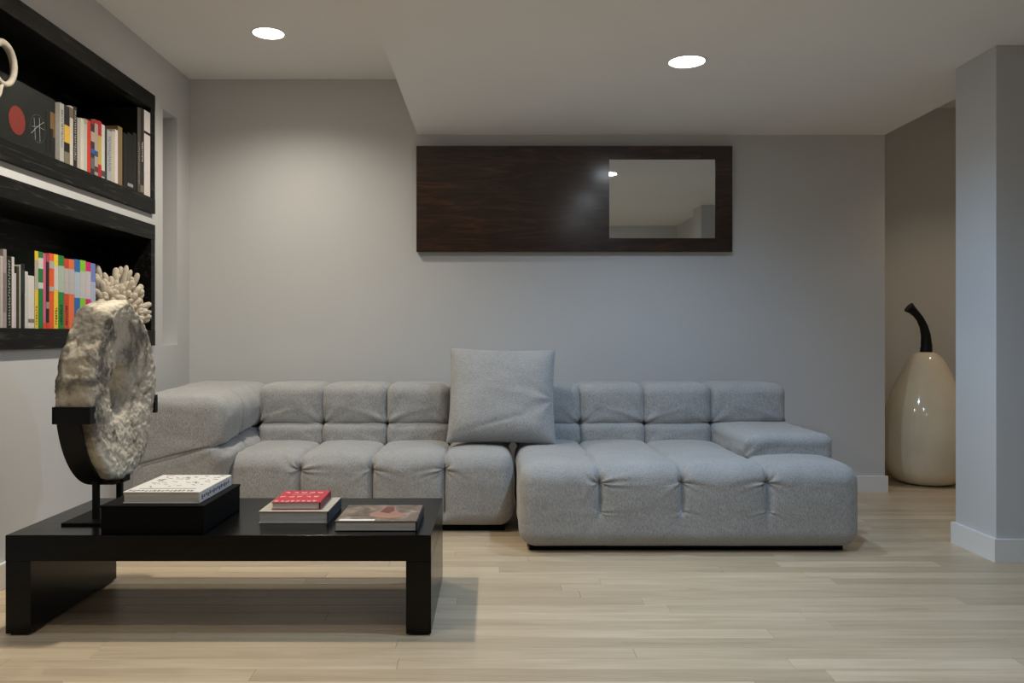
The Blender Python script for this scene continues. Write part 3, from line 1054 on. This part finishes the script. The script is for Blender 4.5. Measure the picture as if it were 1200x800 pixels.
# big book facing out
def big_book():
    y0, y1 = 3.02, 3.609
    z1 = z_at(120, 3.64)
    root = empty('book', (-1.97, (y0+y1)/2, UZ))
    tag(root, 'big dark book shown cover-out with a red disc, left end of the upper shelf', 'book', GU)
    xa, xb = -1.993, -1.950
    g = G().box(xb-0.004, xb, y0, y1, UZ, z1).box(xa, xa+0.004, y0, y1, UZ, z1)
    cov = plain('dark_green_black_cover', (0.008, 0.010, 0.008), 0.35, 0.35)
    obj('cover', g, cov, root)
    obj('pages', G().box(xa+0.004, xb-0.004, y0+0.004, y1-0.004, UZ+0.003, z1-0.003), M_PAGES, root)
    def disc(py, pz, r, mat, name, x, ring=None):
        g = G(); n = 40
        if ring:
            vv, ff = [], []
            for k in range(n):
                a = 2*math.pi*k/n
                vv += [(x, py+ring*math.cos(a), pz+ring*math.sin(a)), (x, py+r*math.cos(a), pz+r*math.sin(a))]
            for k in range(n):
                q = (k+1) % n
                ff.append((2*k, 2*k+1, 2*q+1, 2*q))
            g.add(vv, ff)
        else:
            vv = [(x, py+r*math.cos(2*math.pi*k/n), pz+r*math.sin(2*math.pi*k/n)) for k in range(n)]
            g.add(vv, [tuple(range(n))])
        obj(name, g, mat, root)
    yd = y_at(20, -1.950); zd = z_at(141, yd)
    disc(yd, zd, 0.058, pal(112, 34, 26), 'cover_disc', xb+0.0006)
    ys_ = y_at(44.5, -1.950); zs_ = z_at(151, ys_)
    disc(ys_, zs_, 0.060, pal(92, 98, 96), 'cover_ring', xb+0.0006, 0.0585)
    g = G()
    for (a, b) in (((-0.05, -0.03), (0.045, 0.04)), ((-0.03, 0.04), (-0.02, -0.05)), ((0.01, 0.05), (0.015, -0.052)), ((-0.045, 0.0), (0.05, 0.008))):
        g.tube([(xb+0.0003, ys_+a[0], zs_+a[1]), (xb+0.0003, ys_+(a[0]+b[0])/2, zs_+(a[1]+b[1])/2+0.006), (xb+0.0003, ys_+b[0], zs_+b[1])], 0.0011, 5)
    obj('cover_scribble', g, pal(150, 152, 150), root)
    ya = y1-0.040
    obj('cover_picture', G().box(xb, xb+0.0004, ya, y1-0.001, UZ+0.10, z1-0.06), pal(118, 90, 54), root)
    obj('cover_picture', G().box(xb, xb+0.0008, ya, ya+0.022, UZ+0.03, UZ+0.135), pal(18, 14, 12), root)
    obj('cover_picture', G().box(xb, xb+0.0008, ya-0.035, ya-0.006, UZ+0.02, UZ+0.20), pal(8, 9, 8), root)
big_book()

U = [
 (70.2, 75.2, 121, pal(172, 170, 164), 'slim pale grey book standing right of the big dark cover', [], (pal(110, 108, 104), 0.25, 0.9)),
 # px0, px1, top, cover, label, bands, marks
 (75.2, 82, 124, BLK, 'black and yellow book on the upper shelf, next to the big dark one', [(0.36, 0.66, pal(214, 168, 66)), (0.0, 0.2, pal(120, 112, 96))], None),
 (82, 86, 124.5, pal(200, 192, 178), 'narrow cream book with a brown stripe on the upper shelf', [(0.80, 0.97, pal(110, 92, 70))], None),
 (86, 90.2, 125, pal(26, 26, 26), 'tall black book with white lettering up its spine on the upper shelf', [], (pal(196, 194, 186), 0.12, 0.95)),
 (91, 94.6, 138.5, pal(178, 172, 162), 'light grey book right of the tall black lettered one', [], None),
 (94.6, 98.6, 139, pal(208, 202, 192), 'ivory book second right of the tall black lettered one', [], None),
 (98.6, 102.3, 139.5, pal(188, 188, 176), 'pale green-grey book left against the red one', [(0.9, 1.0, pal(158, 160, 140))], None),
 (102.3, 106.4, 141, pal(206, 52, 42), 'plain bright red book on the upper shelf', [], None),
 (106.4, 111, 140.5, pal(58, 44, 42), 'dark patterned book with a blue patch right of the red one', [(0.38, 0.46, pal(38, 96, 164)), (0.60, 0.78, pal(186, 160, 140)), (0.92, 1.0, pal(160, 34, 34)), (0.1, 0.3, pal(104, 100, 104))], None),
 (111, 115, 140.5, pal(176, 160, 156), 'pink-grey book with brown patches on the upper shelf', [(0.34, 0.44, pal(52, 82, 132)), (0.06, 0.16, pal(80, 60, 58)), (0.93, 1.0, pal(176, 40, 40))], None),
 (115, 119, 142, pal(196, 164, 76), 'book with red ends and a mustard middle on the upper shelf', [(0.0, 0.22, pal(186, 24, 42)), (0.74, 1.0, pal(186, 24, 42))], None),
 (119, 123, 146, pal(204, 206, 196), 'pale mint white book left of the grey framed pair', [(0.03, 0.14, pal(70, 72, 74))], None),
 (123, 125.5, 149, pal(44, 46, 46), 'thin charcoal book on the upper shelf', [], None),
 (125.5, 131, 153, pal(172, 174, 178), 'grey-blue book with a printed spine on the upper shelf', [], (pal(110, 112, 120), 0.2, 0.9)),
 (131, 134.6, 153.5, pal(192, 180, 160), 'beige book right of the grey-blue printed one', [], None),
 (134.6, 138.3, 152, pal(214, 206, 206), 'pinkish white slim book left of the tan one', [], None),
 (138.3, 143.5, 148.5, pal(128, 106, 72), 'tan brown book at the end of the light row', [], None),
 (144.5, 149.5, 156, pal(14, 14, 14), 'black book right of the tan one, its spine bare', [], None),
 (149.5, 156, 156.5, pal(10, 10, 10), 'black book with a small pale label low on the spine', [(0.045, 0.10, pal(150, 150, 146))], None),
 (156, 160.4, 156, pal(16, 15, 14), 'black book just before the tall grey and white pair', [], None),
 (161, 164.5, 126, pal(10, 9, 8), 'tall dark brown book with fine lettering near the shelf end', [(0.0, 1.0, pal(74, 66, 60))], (pal(160, 156, 150), 0.1, 0.6)),
 (164.5, 169, 127, pal(38, 36, 35), 'tall charcoal book with white title beside the last white one', [(0.02, 0.1, pal(120, 112, 104))], (pal(214, 212, 208), 0.38, 0.62)),
 (169, 176.2, 130.5, pal(212, 204, 200), 'tall white book with a black mark, last on the upper shelf', [(0.725, 0.755, pal(22, 20, 20))], None),
]
for (a, b, t, c, lab, bands, marks) in U:
    shelf_book(a, b, t, UZ, c, lab, bands, marks=marks, group=GU)

def two(c, lo=0.47, hi=0.86, mid=None):
    return [(lo, hi, mid or pal(196, 196, 196))]
Lb = [
 (-4, 0.2, 296, pal(120, 112, 106), 'grey-brown book cut by the left picture edge on the lower shelf', [], None),
 (0.2, 3.8, 300, pal(186, 178, 172), 'thin off-white book at the left picture edge, lower shelf', [], None),
 (3.8, 8, 292, pal(158, 148, 144), 'tall grey book left of the black lettered one, lower shelf', [(0.2, 0.7, pal(128, 116, 112))], None),
 (8, 13.4, 300, pal(18, 18, 18), 'black book with dense white lettering on the lower shelf', [], (pal(198, 196, 190), 0.04, 0.96)),
 (14, 17, 301, pal(208, 202, 200), 'taller white book right of the black lettered one', [], None),
 (17, 19.2, 320, pal(200, 190, 196), 'shorter pinkish white book right of the taller white one', [], None),
 (19.2, 22.8, 312, pal(50, 50, 28), 'dark olive book on the lower shelf', [], None),
 (22.8, 24.4, 310, pal(190, 186, 178), 'very thin white book between the olive and black ones', [], None),
 (24.4, 29.2, 309, pal(18, 17, 16), 'plain black book left of the wide white one, lower shelf', [(0.55, 0.9, pal(30, 44, 34))], None),
 (29.2, 33, 318, pal(200, 196, 192), 'white slim book left against the wide white one', [], None),
 (33, 40.5, 323, pal(212, 208, 204), 'wide white book with a small grey stamp low on the spine', [(0.11, 0.18, pal(120, 116, 112))], None),
 (40.5, 44.8, 294, pal(16, 26, 20), 'yellow spined book, left end of the colourful row', [(0.0, 0.5, pal(226, 190, 48)), (0.88, 1.0, pal(226, 190, 48)), (0.5, 0.88, pal(176, 168, 150))], (pal(60, 50, 30), 0.05, 0.3)),
 (44.8, 50.7, 295, pal(20, 120, 56), 'green and white book right of the yellow spined one', [(0.52, 0.60, WHT), (0.78, 0.92, WHT)], None),
 (50.7, 54, 297, pal(206, 96, 136), 'pink book with an orange foot in the colourful row', [(0.0, 0.08, pal(220, 74, 42))], None),
 (54, 57.8, 298, pal(30, 26, 28), 'black book with a red foot between pink and orange', [(0.0, 0.08, pal(206, 60, 40)), (0.27, 0.36, pal(150, 140, 120)), (0.9, 1.0, pal(180, 70, 90))], None),
 (57.8, 63.4, 297, pal(226, 88, 44), 'orange book with a pale oval right of the black and pink ones', [(0.5, 0.56, PGR), (0.80, 0.90, PGR)], None),
 (63.4, 68.4, 298, pal(232, 200, 56), 'yellow and white book between orange and green', [(0.52, 0.84, WHT)], (pal(90, 70, 30), 0.06, 0.3)),
 (68.4, 75.2, 299.5, pal(24, 130, 56), 'green banded book in the middle of the colourful row', [(0.50, 0.86, pal(170, 186, 170))], (pal(16, 70, 34), 0.06, 0.34)),
 (75.2, 80.8, 303, pal(200, 66, 44), 'brick red banded book right of the green ones', [(0.50, 0.86, pal(184, 176, 176))], (pal(110, 30, 24), 0.06, 0.34)),
 (80.8, 87.2, 304, pal(226, 110, 56), 'light orange banded book left of the blue one', [(0.50, 0.86, pal(182, 178, 180))], None),
 (87.2, 94, 304, pal(36, 104, 172), 'blue banded book in the colourful row', [(0.45, 0.82, pal(176, 188, 200))], None),
 (94, 100.6, 305, pal(132, 196, 50), 'lime green banded book in the colourful row', [(0.45, 0.84, pal(190, 190, 192))], None),
 (100.6, 106.4, 307, pal(212, 30, 110), 'magenta banded book in the colourful row', [(0.45, 0.86, pal(200, 190, 196))], None),
 (106.4, 112, 308.5, pal(112, 130, 196), 'periwinkle blue book at the right end, beside the coral', [(0.42, 0.72, pal(170, 180, 206))], None),
]
for (a, b, t, c, lab, bands, marks) in Lb:
    shelf_book(a, b, t, LZ, c, lab, bands, marks=marks, group=GL)

# ------------------------------------------------------------------ coral and ring
def coral():
    rng = random.Random(23)
    c = Vector((-1.995, 4.255, LZ))
    g = G()
    base = []
    g.lathe([(0.0005, 0.0), (0.10, 0.0), (0.115, 0.03), (0.09, 0.07), (0.04, 0.10), (0.0005, 0.11)], c, 20)
    k = 0
    n = 150
    for i in range(n):
        u = (i+0.5)/n
        el = math.asin(1-0.93*u)
        az = i*2.39996
        d = Vector((math.cos(el)*math.cos(az)*0.85, math.cos(el)*math.sin(az)*1.0, math.sin(el)*1.42))
        L = 0.205*rng.uniform(0.85, 1.12)*(0.93+0.14*math.sin(az*2))
        end = c + d*L + Vector((0, 0, 0.03))
        dn = d.normalized()
        st = c + d*L*0.35 + Vector((0, 0, 0.03))
        if end.x > -1.80: continue
        if end.z < LZ+0.022: end.z = LZ+0.022
        if st.z < LZ+0.02: st.z = LZ+0.02
        r = rng.uniform(0.0125, 0.0175)
        bend = Vector((rng.uniform(-1, 1), rng.uniform(-1, 1), rng.uniform(-0.3, 1)))*0.012
        pts, rr = [], []
        for t in (0, 0.3, 0.6, 0.82, 0.93, 0.985, 1.0):
            pts.append(st.lerp(end, t) + bend*math.sin(t*math.pi))
            rr.append(r*(0.75+0.3*min(1, t/0.8)) * (1 if t < 0.9 else (0.86 if t < 0.95 else (0.5 if t < 0.99 else 0.1))))
        g.tube(pts, rr, 9)
        if rng.random() < 0.5:      # a side knob
            m = st.lerp(end, 0.7)
            sd = (dn.cross(Vector((rng.uniform(-1,1), rng.uniform(-1,1), rng.uniform(-1,1)))).normalized()*0.6+dn*0.6)*0.04
            e2 = m+sd
            if e2.x < -1.80:
                g.tube([m, m+sd*0.6, m+sd*0.9, m+sd], [r*0.8, r*0.85, r*0.6, r*0.1], 8)
    o = obj('coral', g, M_CORAL, None, 180)
    tag(o, 'cream finger coral on the lower shelf right of the colourful books', 'coral')
coral()

def ring_sculpture():
    cy, cz, x = 3.178, 2.066, -1.922
    root = empty('ring_sculpture', (x, cy, UZ))
    tag(root, 'cream ring-shaped ornament before the big dark book, cut by the left edge', 'ornament')
    m = N('ring_ceramic', 0.7, spec=0.3)
    v = m.coords((1,1,1), 'Object')
    m.col(m.ramp(m.noise(v, 30, 4), [(0.3, (0.32, 0.28, 0.225)), (0.7, (0.46, 0.415, 0.345))])); m.bump(m.noise(v, 90, 3), 0.3, 0.002)
    n = 48
    g = G()
    pts = [(x, cy+0.072*math.cos(2*math.pi*i/n), cz+0.080*math.sin(2*math.pi*i/n)) for i in range(n+1)]
    g.tube(pts, [0.0135+0.002*math.sin(2*math.pi*i/n) for i in range(n+1)], 12, False)
    obj('ring', g, m.m, root, 180)
    obj('stem', G().tube([(x, cy-0.010, cz-0.078), (x, cy-0.018, cz-0.12), (x-0.004, cy-0.045, cz-0.17), (x-0.012, cy-0.055, UZ+0.02)], [0.010, 0.007, 0.006, 0.007], 10), m.m, root, 180)
    obj('foot', G().lathe([(0.0005, 0), (0.012, 0), (0.012, 0.012), (0.010, 0.022), (0.0005, 0.024)], (x-0.013, cy-0.055, UZ), 24), m.m, root, 40)
ring_sculpture()

# ------------------------------------------------------------------ pear
def pear():
    c = (2.935, 5.50, 0.0)
    prof = [(0.0005, 0.0), (0.11, 0.0), (0.165, 0.010), (0.205, 0.035), (0.243, 0.090), (0.268, 0.17), (0.279, 0.26), (0.279, 0.34), (0.268, 0.43),
            (0.248, 0.52), (0.216, 0.61), (0.178, 0.70), (0.145, 0.77), (0.112, 0.83), (0.082, 0.868), (0.048, 0.887), (0.020, 0.884), (0.0005, 0.876)]
    # refine the profile with a Catmull-Rom spline
    fine = []
    for i in range(len(prof)-1):
        p0, p1, p2, p3 = prof[max(i-1,0)], prof[i], prof[i+1], prof[min(i+2,len(prof)-1)]
        for k in range(5):
            t = k/5
            q = [0.5*((2*p1[a])+(-p0[a]+p2[a])*t+(2*p0[a]-5*p1[a]+4*p2[a]-p3[a])*t*t+(-p0[a]+3*p1[a]-3*p2[a]+p3[a])*t**3) for a in (0, 1)]
            fine.append((max(q[0], 0.0004), max(q[1], 0.0)))
    fine.append(prof[-1])
    root = empty('pear_sculpture', c)
    tag(root, 'large glossy cream pear sculpture with curved black stem in the alcove', 'sculpture')
    obj('pear_body', G().lathe(fine, c, 96), M_PEAR, root, 180)
    pts, rr = [], []
    ctrl = [(0.0, 0.86, 0.048), (0.004, 0.93, 0.042), (0.0, 1.00, 0.036), (-0.014, 1.06, 0.031), (-0.038, 1.11, 0.028), (-0.064, 1.145, 0.028), (-0.092, 1.172, 0.033), (-0.112, 1.188, 0.041), (-0.117, 1.192, 0.043)]
    for (dx, z, r) in ctrl:
        pts.append((c[0]+dx, c[1], z)); rr.append(r*0.86)
    obj('pear_stem', G().tube(pts, rr, 20), M_STEM, root, 50)
pear()
for o in list(bpy.data.objects):
    if '_o' in o:
        del o['_o']
